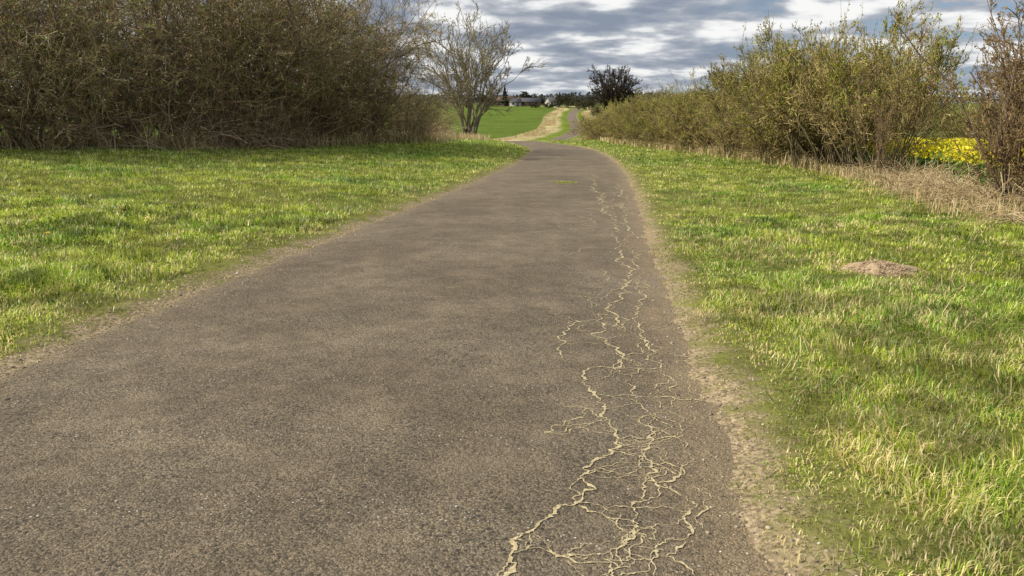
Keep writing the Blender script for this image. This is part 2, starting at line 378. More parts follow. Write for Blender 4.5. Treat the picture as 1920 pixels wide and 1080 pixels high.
def grass_cols(X, Y, s, rng, K):
    n1 = fbm(X*.8, Y*.8, 21); n2 = fbm(X*.22, Y*.22, 22); a = np.abs(s)
    f = sstep(.30, .60, n1*.6+n2*.4)
    lushc = np.array([.18, .35, .025]); yel = np.array([.42, .49, .05]); pale = np.array([.60, .64, .20]); straw = np.array([.74, .61, .30]); dark = np.array([.08, .17, .015])
    c = lerp(np.tile(lushc, (K, 1)), np.tile(yel, (K, 1)), f)
    r = rng.uniform(0, 1, K); c[r < .13] = pale; c[(r > .13) & (r < .32)] = dark
    stp = .06+.45*np.exp(-np.maximum(a-2.0, 0)/.5)+(.20+.12*(s > 0))*sstep(.50, .66, fbm(X*2.2, Y*2.2, 31))+.3*sstep(-1.0, -.1, X-xr(Y))
    r2 = rng.uniform(0, 1, K); c[r2 < stp] = straw
    pn = .56+.78*sstep(.3, .7, fbm(X*3.6, Y*3.6, 33))
    return c*(rng.uniform(.7, 1.25, K)*pn)[:, None]
bandsN = [(1.0,4,6500),(4,7,3800),(7,12,1700)]; bandsF = [(12,20,800),(20,35,320),(35,60,130),(60,96,50)]
def sample(bands):
    Xs = []; Ys = []
    for y0, y1, den in bands:
        hw = .70*y1+1.5; n = int(2*hw*(y1-y0)*den); X = rng.uniform(-hw, hw, n); Y = rng.uniform(y0, y1, n)
        sc = X-cx(Y); a = np.abs(sc)
        k = (np.abs(X) < .70*Y+1.5) & (a > 1.86) & (X > xl(Y)-3.) & (X < xr(Y)+1.0)
        q = a+.65*(fbm(X*1.5, Y*1.5, 41)-.5)+.4*(vn(X*7, Y*7, 43)-.5)
        pe = np.where(sc > 0, sstep(1.94, 2.22, q), sstep(2.02, 2.36, q)); den2 = .5+.5*sstep(.3, .5, fbm(X*2.2, Y*2.2, 42))
        k &= rng.uniform(0, 1, n) < (pe*.96+.03)*den2
        k &= ((X-MX)/.30)**2+((Y-MY)/.27)**2 > rng.uniform(.5, 1.3, n)
        Xs.append(X[k]); Ys.append(Y[k])
    return np.concatenate(Xs), np.concatenate(Ys)
for bands, full, nm in ((bandsN, True, 'verge_grass'), (bandsF, False, 'distant_verge_grass')):
    X, Y = sample(bands); K = len(X); sc = X-cx(Y); D = np.hypot(X, Y)
    tuft = sstep(.50, .70, fbm(X*1.9, Y*1.9, 51))
    h = (.033+.033*rng.uniform(0, 1, K)+.075*tuft*rng.uniform(.4, 1, K))*(.45+.55*sstep(2.0, 2.8, np.abs(sc)))
    h = h*(1+.6*sstep(12, 50, D)+.2*(X < 0))
    w = (.0013+.0013*rng.uniform(0, 1, K))*np.maximum(1, D/4.2)
    lean = np.clip(np.abs(rng.normal(.85, .42, K)), 0, 1.45)
    az = vn(X*3.1, Y*3.1, 71)*12.6+rng.normal(0, 1.2, K)
    me = blades(nm, X, Y, h, w, lean, grass_cols(X, Y, sc, rng, K), rng, full, az)
    obj(nm, me, M_grass, kind='stuff', label='short green and straw-flecked grass of the %s verges' % ('near' if full else 'farther'), category='grass')
K = 8000; X = rng.uniform(1.2, 7, K); Y = rng.uniform(1.4, 11, K); sc = X-cx(Y)
k = (sc > 2.2) & (X < xr(Y)) & (X < .7*Y+1.2) & (fbm(X*1.5, Y*1.5, 61) > .43) & (np.hypot(X-MX, Y-MY) > .4); X = X[k]; Y = Y[k]; K = len(X)
cA = np.where(rng.uniform(0, 1, K)[:, None] < .42, np.array([[.74, .62, .32]]), np.array([[.17, .36, .03]]))*rng.uniform(.6, 1.2, K)[:, None]
obj('long_grass_blades', blades('lg', X, Y, rng.uniform(.07, .20, K), rng.uniform(.0014, .0038, K), rng.uniform(.9, 1.48, K), cA, rng, True, vn(X*2.2, Y*2.2, 5)*12+rng.normal(0, .7, K)), M_grass, kind='stuff', label='long flattened grass blades lying over the near right verge', category='grass')

def dry_patch(nm, lab, sampler, n, h0, h1, wsc, lean, cols):
    X, Y = sampler(n); K = len(X); D = np.hypot(X, Y)
    c = cols[rng.integers(0, len(cols), K)]*rng.uniform(.7, 1.25, K)[:, None]
    hh = rng.uniform(h0, h1, K)*np.where((X > 0) & (Y < 25), .62, 1)
    me = blades(nm, X, Y, hh, (.0025+.0015*rng.uniform(0, 1, K))*np.maximum(1, D*wsc), np.abs(rng.normal(lean, .35, K)), c, rng, True)
    obj(nm, me, M_dry, kind='stuff', label=lab, category='dry grass')
strawc = np.array([[.74, .59, .34], [.62, .46, .24], [.80, .68, .44], [.40, .30, .15], [.20, .24, .05]])
def s_right(n):
    Y = 8+rng.uniform(0, 1, n)**1.6*84; X = xr(Y)-.1+rng.normal(0, .42, n)-.55*sstep(18, 60, Y); k = (fbm(X*.9, Y*.5, 19) > .44) | (Y > 30); return X[k], Y[k]
dry_patch('hedge_foot_dry_grass', 'pale dead grass along the foot of the right hedge', s_right, 30000, .15, .55, .12, .5, strawc)
def s_left(n):
    Y = 8+rng.uniform(0, 1, n)*56; X = xl(Y)-.8+rng.normal(0, .6, n); k = (fbm(X*.3, Y*.3, 24) > .45) | (Y < 24); return X[k], Y[k]
dry_patch('thicket_foot_dry_grass', 'brown dead grass at the foot of the left thicket', s_left, 15000, .2, .85, .1, .5, np.array([[.62, .47, .28], [.42, .30, .17], [.70, .57, .36], [.18, .24, .05], [.14, .20, .04]]))
def s_farL(n):
    Y = 78+rng.uniform(0, 1, n)*48; X = rng.uniform(-16, -3.2, n)+cx(Y); k = fbm(X*.3, Y*.1, 9) > .42; return X[k], Y[k]
dry_patch('reed_grass', 'tall pale dead grass beyond the bend on the left', s_farL, 24000, .3, .9, .06, .25, np.array([[.72, .60, .36], [.62, .49, .28], [.50, .38, .2]]))
def s_farV(n):
    Y = 105+rng.uniform(0, 1, n)*285; sd = rng.uniform(0, 1, n) < .5; tl_ = np.interp(Y, TWY, TWS); s = np.where(sd, -6.2+(tl_+6.2)*rng.uniform(0, 1, n), rng.uniform(3.6, 10.5, n)); k = fbm(s*.4, Y*.06, 14) > .44; return (s+cx(Y))[k], Y[k]
dry_patch('far_verge_dry_grass', 'pale dry grass on both verges of the distant lane', s_farV, 24000, .25, .6, .06, .4, np.array([[.66, .54, .32], [.56, .45, .25], [.44, .36, .17]]))

def strands(nm, lab, cxs, n, L0, L1, r, cols, cat='dead stalks', upz=.8):
    X, Y = cxs(n); K = len(X); cur = np.stack([X, Y, gz(X, Y)+rng.uniform(0, .05, K)], 1); az = rng.uniform(0, 2*math.pi, K)
    d = nrm(np.stack([np.cos(az), np.sin(az), rng.uniform(.1, upz*1.6, K)], 1)); L = rng.uniform(L0, L1, K); m = 6
    P = np.zeros((K, m, 3)); P[:, 0] = cur
    for i in range(1, m):
        d = nrm(d+rng.normal(size=(K, 3))*.18+np.array([0, 0, -.22])); cur = cur+d*(L/(m-1))[:, None]
        g = gz(cur[:, 0], cur[:, 1])+.01; cur[:, 2] = np.maximum(cur[:, 2], g); P[:, i] = cur
    R = np.full((K, m), r)*rng.uniform(.6, 1.4, K)[:, None]; V, Qd = tubes(P, R, 3)
    c = np.repeat(cols[rng.integers(0, len(cols), K)]*rng.uniform(.7, 1.2, K)[:, None], m*3, axis=0)
    obj(nm, mesh_np(nm, V, Qd, col=c), M_dry, kind='stuff', label=lab, category=cat)
def sr(n):
    Y = rng.uniform(8.5, 25, n); X = xr(Y)+.05+rng.normal(0, .38, n); k = fbm(X*.8, Y*.8, 17)+rng.uniform(-.08, .08, n) > .46; return X[k], Y[k]
strands('dead_stalks', 'tangled straw-coloured dead stalks heaped under the right hedge', sr, 7500, .25, .8, .0038, np.array([[.72, .57, .35], [.58, .43, .24], [.78, .66, .44], [.32, .22, .12]]), upz=1.4)
def sl(n):
    Y = rng.uniform(12, 60, n); X = xl(Y)-.8+rng.normal(0, .5, n); k = (fbm(X*.3, Y*.3, 27) > .46) | (Y < 22); return X[k], Y[k]
strands('dead_bramble', 'brown dead bramble strands tangled along the foot of the thicket', sl, 5800, .8, 3.2, .007, np.array([[.64, .48, .30], [.44, .31, .18], [.70, .57, .39], [.22, .15, .10]]), 'bramble', 2.4)

# ------------------------------------------------------------ shrub prototypes
BR = [(.36, .26, .135), (.24, .17, .09), (.56, .45, .27), (.10, .075, .045), (.28, .26, .10)]
def proto_thicket(seed):
    rng = np.random.default_rng(seed)
    P0, R0 = stems(rng, 20, 1.2, 6.0, .38, 7, .20, .034, .03)
    P1, R1 = grow(rng, P0, R0, 12, .05, .98, .40, 1.0, .08, 5, .28, .5, .007, 0, .5)
    P2, R2 = grow(rng, P1, R1, 6, .1, 1, .55, .85, .05, 4, .32, .6, .0055)
    P3, R3 = grow(rng, P2, R2, 5, .1, 1, .6, .8, .05, 3, .3, .7, .005)
    tr = mesh_np('thicket_stems', *merge([tubes(P0, R0, 6), tubes(P1, R1, 4)]), smooth=True)
    tw = twig_mesh('thicket_twigs', rng, [(P2, R2), (P3, R3)], BR, [.3, .25, .18, .14, .13])
    fl = along(rng, P3, 1000, .02, .3)
    Vf, Qf = leaf_quads(rng, fl, .024, .02); colf = np.repeat(cols_of(rng, len(fl), [(.85, .84, .75), (.65, .65, .5)], [.6, .4]), 4, axis=0)
    lf = along(rng, P3, 4800, .05, .2); lf = lf[(fbm(lf[:, 0]*.7+seed, lf[:, 2]*.7, seed)+.05*rng.normal(size=len(lf)) > .50)]
    Vl, Ql = leaf_quads(rng, lf, .032, .02); coll = np.repeat(cols_of(rng, len(lf), [(.18, .30, .04), (.27, .31, .06), (.28, .20, .09)], [.42, .28, .30]), 4, axis=0)
    return dict(stems=(tr, M_bark['dark']), twigs=(tw, M_twig), blossom=(mesh_np('blossom', Vf, Qf, col=colf), M_leaf), leaves=(mesh_np('thl', Vl, Ql, col=coll), M_leaf))
def proto_hedge(seed, low=.06, lz=.4):
    rng = np.random.default_rng(seed)
    P0, R0 = stems(rng, 26, .8, 3.0, .55, 6, .16, .024, .03)
    P1, R1 = grow(rng, P0, R0, 12, low, .98, .42, .95, .2, 5, .22, .5, .006, .03)
    P2, R2 = grow(rng, P1, R1, 5, .2, 1, .55, .8, .25, 4, .22, .6, .005, .04)
    P3, R3 = grow(rng, P2, R2, 5, .2, 1, .6, .7, .3, 3, .2, .7, .005, .04)
    top = along(rng, P1, 240, .02, .5); top = top[top[:, 2] > 2.0]
    K = len(top); d = nrm(np.stack([rng.normal(0, .35, K), rng.normal(0, .35, K), np.ones(K)], 1)); L = rng.uniform(.2, .8, K)
    Pw = np.stack([top+d*(L*t)[:, None] for t in (0, .35, .7, 1)], 1)+rng.normal(size=(K, 4, 3))*.02; Rw = np.tile([.007, .006, .005, .004], (K, 1))
    tr = mesh_np('hedge_stems', *merge([tubes(P0, R0, 5), tubes(P1, R1, 4)]), smooth=True)
    tw = twig_mesh('hedge_twigs', rng, [(P2, R2), (P3, R3), (Pw, Rw)], [(.40, .31, .125), (.27, .21, .09), (.52, .43, .21), (.14, .11, .05)], [.34, .3, .19, .17])
    c = np.concatenate([along(rng, P3, 12500, .035, .2), along(rng, P2, 3500, .05, .2), along(rng, Pw, 800, .02, .1)])
    cl = fbm(c[:, 0]*1.3+9*seed, c[:, 2]*1.3+c[:, 1]*1.1, seed)
    keep = rng.uniform(0, 1, len(c)) < .2+.75*sstep(.42, .60, cl); keep &= c[:, 2] > lz+rng.uniform(0, .7, len(c)); c = c[keep]; cl = cl[keep]
    Vl, Ql = leaf_quads(rng, c, .025, .016); coll = cols_of(rng, len(c), [(.23, .29, .035), (.38, .39, .06), (.12, .18, .025), (.38, .29, .10)], [.34, .26, .2, .20])*(.75+.5*sstep(.4, .7, cl))[:, None]
    return dict(stems=(tr, M_bark['olive']), twigs=(tw, M_twig), leaves=(mesh_np('hl', Vl, Ql, col=np.repeat(coll, 4, axis=0)), M_leaf))
def place(proto, name, label, cat, group, loc, rz, sc):
    e = empty(name, loc, rz, sc, label=label, category=cat, group=group)
    for pn, (me, mt) in proto.items():
        obj(pn, me, mt, e)
    return e
TH = [proto_thicket(s) for s in (11, 12, 13)]
HG = [proto_hedge(s) for s in (21, 22, 23, 24)]
HGO = [proto_hedge(s, .28, 1.0) for s in (26, 27)]
rng = np.random.default_rng(77)
def walk(pts, step):
    P = np.array(pts, float); d = np.concatenate([[0], np.cumsum(np.linalg.norm(np.diff(P, axis=0), axis=1))]); t = np.arange(0, d[-1], step)
    return np.stack([np.interp(t, d, P[:, 0]), np.interp(t, d, P[:, 1])], 1)
front = walk([(-25,12.5),(-15.7,22.8),(-11.6,29),(-9.1,40),(-7.0,55)], 2.3)
for i, (x, y) in enumerate(front):
    x += rng.normal(0, .35)-.6; y += rng.normal(0, .3); sc = 1.04+.013*max(0, y-22)+rng.uniform(-.14, .12)
    if i >= len(front)-1: sc *= .44; x += 1.0
    elif i >= len(front)-2: sc *= .60; x += .4
    elif i >= len(front)-3: sc *= .76
    elif i >= len(front)-4: sc *= .88
    place(TH[i % 3], 'thicket_bush', 'bare brown blackthorn bush in the front of the tall tangled left thicket', 'bush', 'blackthorn bushes along the front of the left thicket', (x, y, gz1(x, y)), rng.uniform(0, 6.28), (sc, sc, sc*rng.uniform(.98, 1.12)))
back = walk([(-28,15.5),(-18.5,26),(-14.8,32),(-13.0,39),(-12.4,44)], 3.6)
for i, (x, y) in enumerate(back):
    x += rng.normal(0, .4); y += rng.normal(0, .4); sc = 1.24+.012*max(0, y-26)+rng.uniform(-.05, .15)
    place(TH[(i+1) % 3], 'thicket_bush', 'taller bare blackthorn bush in the rear of the tangled left thicket', 'bush', 'taller bushes in the rear of the left thicket', (x, y, gz1(x, y)), rng.uniform(0, 6.28), (sc, sc, sc*1.08))
hr = walk([(10.0,22.2),(10.6,30),(10.7,40),(10.4,55),(10.5,70),(11.8,90)], 1.9)
for i, (x, y) in enumerate(hr):
    hgt = np.interp(y, [20, 26, 33, 40, 48, 60, 90], [1.36, 1.32, 1.26, 1.18, 1.12, 1.14, 1.16])*(.90+.2*rng.uniform()); wsc = rng.uniform(1.05, 1.28)
    lab = 'olive budding hawthorn bush in the hedge along the right verge'; grp = 'hawthorn bushes of the right hedge'
    if i == 0: lab = 'first and tallest hawthorn bush of the right hedge, beside the gap onto the yellow field'; grp = None; hgt = 1.36; wsc = .95
    place(HGO[i % 2] if i < 3 else HG[rng.integers(0, 4)], 'hedge_bush', lab, 'bush', grp, (x+rng.normal(0, .2), y, gz1(x, y)), rng.uniform(0, 6.28), (wsc, wsc, hgt))
hb = walk([(12.6,32),(12.4,42),(12.0,60)], 3.0)
for i, (x, y) in enumerate(hb):
    hgt = np.interp(y, [20, 26, 33, 40, 48, 60, 90], [1.24, 1.24, 1.2, 1.12, 1.06, 1.08, 1.1])*rng.uniform(.9, 1.1)
    place(HG[(i+2) % 4], 'hedge_bush', 'olive hawthorn bush on the field side of the right hedge', 'bush', 'hawthorn bushes on the field side of the right hedge', (x, y, gz1(x, y)), rng.uniform(0, 6.28), (1.15, 1.15, hgt))
hf = walk([(12.4,98),(15.5,122),(20.5,160),(27,205),(32,240)], 5.0)
for i, (x, y) in enumerate(hf):
    k_ = rng.uniform(.85, 1.3)
    place(HG[i % 4], 'hedge_bush', 'brown low bush in the distant hedge right of the far lane', 'bush', 'bushes of the distant hedge right of the far lane', (x, y, gz1(x, y)), rng.uniform(0, 6.28), (1.9, 2.2, 1.15*k_))
hx = walk([(26,44),(34,52),(48,62),(66,80)], 3.2)
for i, (x, y) in enumerate(hx):
    place(HG[i % 4], 'hedge_bush', 'bush in the hedge on the far side of the yellow field', 'bush', 'bushes along the far side of the yellow field', (x, y, gz1(x, y)-.3), rng.uniform(0, 6.28), (1.7, 1.7, 1.0*rng.uniform(.85, 1.15)))

RD = [(.32, .215, .12), (.22, .145, .085), (.44, .35, .21), (.12, .085, .055)]
def proto_shrub(seed, M=20, c1=10, lv=1, lean=.30):
    rng = np.random.default_rng(seed)
    P0, R0 = stems(rng, M, .4, 3.1, lean, 8, .14, .022, .01)
    P1, R1 = grow(rng, P0, R0, c1, .08, .98, .36, .75, .3, 6, .2, .55, .0055, .05)
    P2, R2 = grow(rng, P1, R1, 6, .15, 1, .45, .7, .3, 4, .2, .6, .0045, .05)
    P3, R3 = grow(rng, P2, R2, 3, .2, 1, .5, .7, .3, 3, .18, .7, .0035)
    c = np.concatenate([P3[:, -1], P2[:, -1], along(rng, P3, 2200, .01, .2)]); cc = np.repeat(c, 2 if lv else 1, axis=0); cc = cc+rng.normal(size=cc.shape)*.012
    Vl, Ql = leaf_quads(rng, cc, .017, .010); coll = np.repeat(cols_of(rng, len(cc), [(.27, .165, .09), (.26, .24, .06), (.38, .28, .155)], [.45, .3, .25]), 4, axis=0)
    return dict(stems=(mesh_np('ss', *merge([tubes(P0, R0, 6), tubes(P1, R1, 4)]), smooth=True), M_bark['red']), twigs=(twig_mesh('st', rng, [(P2, R2), (P3, R3)], RD, [.4, .3, .15, .15]), M_twig), buds=(mesh_np('sb', Vl, Ql, col=coll), M_leaf))
sh = proto_shrub(31, 28)
place(sh, 'budding_shrub', 'brown budding shrub at the right edge, nearer than the hedge', 'shrub', None, (8.0, 12.5, gz1(8.0, 12.5)), .6, (1, 1, 1.05))
sh2 = proto_shrub(35)
place(sh2, 'budding_shrub', 'second brown shrub behind the nearest one at the right edge', 'shrub', None, (10.5, 15.6, gz1(10.5, 15.6)), 2.1, (.95, .95, 1.05))
place(sh, 'budding_shrub', 'low brown shrub under the nearest shrub at the right edge', 'shrub', None, (8.2, 11.3, gz1(8.2, 11.3)), 3.3, (.7, .7, .55))
sh3 = proto_shrub(38, 6, 6, 0, .35)
place(sh3, 'bare_shrub', 'thin bare shrub standing in front of the tall hedge end', 'shrub', None, (9.1, 19.6, gz1(9.1, 19.6)), 1.1, (.8, .8, .85))

# ------------------------------------------------------------ trees with domed crowns
def dome_tree(seed, rx, cz, rz_, z0, M, rt, mk, rmin, pal, counts, multi=False, L1=.4, droop=0., low=1.55, spr=.85, qr=(.66, .84)):
    rng = np.random.default_rng(seed)
    i = np.arange(M)+.5; ph = i*2.39996; ct = 1-low*i/M; st = np.sqrt(np.clip(1-ct*ct, 0, 1)); q = rng.uniform(*qr, M)
    T = np.stack([rx*q*st*np.cos(ph), rx*q*st*np.sin(ph), cz+rz_*q*ct], 1)+rng.normal(size=(M, 3))*rx*.04
    if multi: ang = rng.uniform(0, 6.28, M); B = np.stack([.5*np.cos(ang), .5*np.sin(ang), np.full(M, -.2)], 1)
    else: B = np.stack([rng.normal(0, .12, M), rng.normal(0, .12, M), z0*rng.uniform(.75, 1.25, M)], 1)
    n = 8; t = np.linspace(0, 1, n)[None, :, None]
    Cn = B*.45+T*.55; Cn[:, :2] = B[:, :2]*.6+T[:, :2]*.4; Cn[:, 2] = B[:, 2]*.4+T[:, 2]*.6+rz_*.10
    P0 = B[:, None]*(1-t)**2+Cn[:, None]*2*t*(1-t)+T[:, None]*t*t; P0[:, 1:] += rng.normal(size=(M, n-1, 3))*rx*.025
    R0 = rt*rng.uniform(.35, .6, M)[:, None]*np.linspace(1, .2, n)[None]
    P1, R1 = grow(rng, P0, R0, counts[0], .3, 1., L1, spr, .12, 6, .12, .6, rmin*1.8, .02, .4)
    P2, R2 = grow(rng, P1, R1, counts[1], .15, 1, .5, spr*.85, .1, 5, .14, .6, rmin*1.3, .02-droop)
    P3, R3 = grow(rng, P2, R2, counts[2], .15, 1, .55, spr*.75, .05, 4, .16, .6, rmin, .0-droop)
    tb = [tubes(P0, R0, 6)]
    if not multi:
        Pt = np.array([[[0, 0, -.3], [.05, 0, z0*.5], [0, .05, z0], [0, 0, z0*1.3]]]); tb.append(tubes(Pt, np.array([[rt*1.3, rt, rt*.85, rt*.5]]), 10))
    return dict(trunk=(mesh_np('tt', *merge(tb), smooth=True), M_bark[mk]), crown=(twig_mesh('tc', rng, [(P1, R1), (P2, R2), (P3, R3)], pal, [1]*len(pal)), M_twig))
PL = [(.235, .20, .135), (.16, .135, .09), (.31, .275, .19)]; OK_ = [(.085, .068, .046), (.11, .088, .06), (.06, .05, .035)]
tr1 = dome_tree(41, 6.8, 8.2, 5.8, 1, 22, .28, 'pale', .0165, PL, (10, 7, 4), True, .38, 0., 1.42, .72, (.60, .84))
place(tr1, 'bare_tree', 'pale bare multi-stemmed tree with broad rounded crown just beyond the left thicket', 'tree', None, (-4.8, 93, gz1(-4.8, 93)-.2), .4, (1, 1, 1.0))
ok = dome_tree(45, 9.4, 10.0, 7.2, 3.2, 40, .6, 'oak', .034, OK_, (9, 7, 4), False, .36, 0., 1.55, .75)
place(ok, 'round_tree', 'large dark round-crowned bare tree right of the far lane', 'tree', None, (31.2, 250, gz1(31.2, 250)), 0, (1.08, 1.08, 1.03))
pn = dome_tree(47, 4.2, 10.4, 1.9, 7.4, 18, .2, 'oak', .024, OK_, (8, 7, 4), False, .3)
place(pn, 'spreading_tree', 'small flat-topped tree showing above the middle of the right hedge', 'tree', None, (38.3, 150, gz1(38.3, 150)), 0, (1, 1, 1.15))
for x, y, s_, lab in ((-9.5, 84, .7, 'brown scrubby bush at the foot of the broad bare tree'), (-7, 80, .45, 'low scrub bush just past the end of the left thicket'), (-12, 100, .8, 'brown bush behind the broad bare tree')):
    place(TH[0], 'scrub_bush', lab, 'bush', None, (x, y, gz1(x, y)), x, (s_*1.2, s_*1.2, s_))

def proto_clump(seed, w, h, n, ls, pal, cone=False):
    rng = np.random.default_rng(seed); K = 26
    cen = rng.normal(size=(K, 3))*np.array([w*.27, w*.27, h*.2])+np.array([0, 0, h*.58]); rad = rng.uniform(.12, .26, K)*w
    i = rng.integers(0, K, n); p = cen[i]+nrm(rng.normal(size=(n, 3)))*(rad[i]*rng.uniform(.5, 1, n))[:, None]
    if cone:
        t = rng.uniform(0, 1, n)**.8; a = rng.uniform(0, 6.28, n); r = w*.5*(1-t)*rng.uniform(.5, 1.05, n)*(1+.25*np.sin(t*40)); p = np.stack([r*np.cos(a), r*np.sin(a), h*(.1+.9*t)], 1)
    p[:, 2] = np.clip(p[:, 2], .05, h)
    V, Ql = leaf_quads(rng, p, ls, ls*.7); c = np.repeat(cols_of(rng, n, pal, [1/len(pal)]*len(pal)), 4, axis=0)
    P0, R0 = stems(rng, 3, .2, h*.7, .2, 5, .06, .02*h)
    return dict(crown=(mesh_np('clump', V, Ql, col=c), M_leaf), trunk=(mesh_np('clt', *tubes(P0, R0, 6)), M_bark['oak']))
dk = [(.05, .06, .03), (.075, .075, .04), (.09, .075, .045)]
cl1 = proto_clump(51, 9, 6.5, 2600, .28, dk); cl2 = proto_clump(52, 8, 8, 2600, .3, [(.04, .05, .03), (.075, .07, .045)]); co1 = proto_clump(53, 4.5, 11, 2200, .28, [(.025, .038, .024), (.04, .055, .03)], True)
far = [(cl1, (1062, 415, 1.1), 'dark rounded bush beside the top end of the far lane'), (cl1, (1092, 380, .9), 'smaller dark bush left of the round-crowned tree'), (co1, (947, 440, 1.), 'tall dark conifer at the left of the village roofs'), (co1, (1046, 470, .7), 'short dark conifer behind the white house'),
       (cl2, (985, 480, 1.), 'dark tree behind the village barns'), (cl2, (905, 460, .9), 'dark tree left of the village at the field top'), (cl1, (1010, 455, .7), 'dark hedge tree between barn and white house'), (cl1, (925, 440, .8), 'low dark tree at the top of the green field'),
       (cl2, (1190, 330, .7), 'dark bush at the right foot of the round-crowned tree'), (cl1, (1122, 300, .75), 'dark bush at the left foot of the round-crowned tree'), (cl1, (1028, 410, .45), 'small dark bush in front of the white house'),
       (cl1, (1002, 415, .4), 'small dark bush in front of the long barn')]
for pr, (u, y, s_), lab in far:
    x = (u-960)/FPX*y/.99; place(pr, 'conifer' if pr is co1 else 'distant_tree', lab, 'tree', None, (x, y, gz1(x, y)-.3), y, (s_, s_, s_))
n = 52000; Yw = rng.uniform(560, 1000, n); Xw = rng.uniform(-620, 760, n); k = fbm(Xw*.008, Yw*.01, 66) > .44; Xw = Xw[k]; Yw = Yw[k]; n = len(Xw); g = gz(Xw, Yw)
hh = 4+6*fbm(Xw*.02, Yw*.01, 3)+4*vn(Xw*.1, Yw*.05, 5); Zw = g+hh*rng.uniform(0, 1, n)**.7*.8
Vw, Qw = leaf_quads(rng, np.stack([Xw, Yw, Zw], 1), 1.0, .8)
obj('distant_woods', mesh_np('woods', Vw, Qw, col=np.repeat(cols_of(rng, n, [(.075, .085, .07), (.11, .11, .09), (.09, .10, .105)], [.4, .3, .3]), 4, axis=0)), M_leaf, kind='stuff', label='low dark line of woods along the horizon', category='woods')

# ------------------------------------------------------------ village houses
def boxm(x0, x1, y0, y1, z0, z1):
    V = np.array([(x, y, z) for z in (z0, z1) for y in (y0, y1) for x in (x0, x1)], float)
    Qb = np.array([(0, 2, 3, 1), (4, 5, 7, 6), (0, 1, 5, 4), (2, 6, 7, 3), (0, 4, 6, 2), (1, 3, 7, 5)]); return V, Qb
M_wall = {'white': solid('white_render', (.46, .44, .40), (.36, .34, .30), 1), 'brick': solid('brick_wall', (.22, .14, .10), (.16, .10, .07), 2)}
M_roof = {'slate': solid('slate_roof', (.10, .10, .11), None, 2), 'tile': solid('clay_tile_roof', (.17, .10, .07), None, 2)}
M_win = solid('dark_glass', (.03, .035, .04), None, 2, .2, 0); M_door = solid('painted_door', (.08, .10, .12), None, 2)
def house(name, label, x, y, rz, L, W, hw, hrf, wm, rm, nwin, chim=True):
    e = empty(name, (x, y, gz1(x, y)-.2), rz, label=label, category='house' if chim else 'barn')
    V = np.array([(-L/2,-W/2,0),(L/2,-W/2,0),(L/2,W/2,0),(-L/2,W/2,0),(-L/2,-W/2,hw),(L/2,-W/2,hw),(L/2,W/2,hw),(-L/2,W/2,hw),(-L/2,0,hrf),(L/2,0,hrf)])
    Qh = np.array([(0,1,5,4),(2,3,7,6)]); Th = np.array([(0,4,8),(0,8,3),(3,8,7),(1,9,5),(1,2,9),(2,6,9)])
    obj('wall', mesh_np('wall', V, Qh, Th), M_wall[wm], e)
    o_ = .35; k = (hrf-hw)/(W/2); dz = o_*k
    Vr = []
    for t in (.05, .25):
        Vr += [(-L/2-o_,-W/2-o_,hw-dz+t),(L/2+o_,-W/2-o_,hw-dz+t),(L/2+o_,0,hrf+t),(-L/2-o_,0,hrf+t),(L/2+o_,W/2+o_,hw-dz+t),(-L/2-o_,W/2+o_,hw-dz+t)]
    Qf = np.array([(0,1,2,3),(3,2,4,5),(6,9,8,7),(9,11,10,8),(0,6,7,1),(5,4,10,11),(1,7,8,2),(2,8,10,4),(0,3,9,6),(3,5,11,9)])
    rf = obj('roof', mesh_np('roof', np.array(Vr), Qf), M_roof[rm], e)
    if chim: obj('chimney', mesh_np('ch', *boxm(L/2-1.1, L/2-.3, -.4, .4, hrf-.6, hrf+1.1)), M_wall['brick'], rf)
    for i in range(nwin):
        wx = -L/2+(i+.7)*L/(nwin+.4)
        if i == nwin//2: obj('door', mesh_np('d', *boxm(wx-.5, wx+.5, -W/2-.06, -W/2+.05, .2, 2.3)), M_door, e)
        else: obj('window', mesh_np('w', *boxm(wx-.55, wx+.55, -W/2-.05, -W/2+.05, 1., 2.2)), M_win, e)
house('white_house', 'white gabled house at the village edge near the top of the lane', 21.6, 442, .5, 6.0, 5.2, 2.4, 4.6, 'white', 'slate', 3)
house('long_barn', 'long low barn with slate roof left of the white house', 8, 450, .05, 15, 7, 2.3, 4.2, 'brick', 'slate', 4, False)
house('tiled_house', 'brick house with clay tiled roof at the left of the village', -3, 446, -.2, 9, 6, 2.8, 5.2, 'brick', 'tile', 3)
house('pale_cottage', 'small pale cottage between the long barn and the brick house', 1.5, 440, .15, 6, 5, 2.3, 4.1, 'white', 'slate', 2)

# ------------------------------------------------------------ oilseed rape field
n = 85000; Yr = 14.5+rng.uniform(0, 1, n)**1.3*50; Xr = xr(Yr)+1.1+rng.uniform(0, 1, n)**1.3*(.45*Yr+6)
g = gz(Xr, Yr); hz = g+.50+.34*rng.uniform(0, 1, n)+.22*(fbm(Xr*.5, Yr*.5, 3)-.5)+.015*np.minimum(Xr-xr(Yr), 12)
k = fbm(Xr*.7, Yr*.35, 88)+rng.uniform(-.12, .12, n) > .38; Xr, Yr, hz = Xr[k], Yr[k], hz[k]; n = len(Xr)
V1, Q1 = leaf_quads(rng, np.stack([Xr, Yr, hz], 1), .037, .029)
M_y = leafy('rape_flowers', transl=.3, vary=0)
n2 = 38000; Y3 = 13+rng.uniform(0, 1, n2)**1.3*60; X3 = xr(Y3)+1.0+rng.uniform(0, 1, n2)*(.4*Y3+5); g3 = gz(X3, Y3)
V3, Q3 = leaf_quads(rng, np.stack([X3, Y3, g3+rng.uniform(0, .68, n2)], 1), .08, .035)
c1 = cols_of(rng, n, [(.86, .73, .04), (.78, .69, .07), (.32, .38, .05)], [.58, .28, .14]); c3 = cols_of(rng, n2, [(.09, .17, .05), (.16, .24, .06)], [.5, .5])
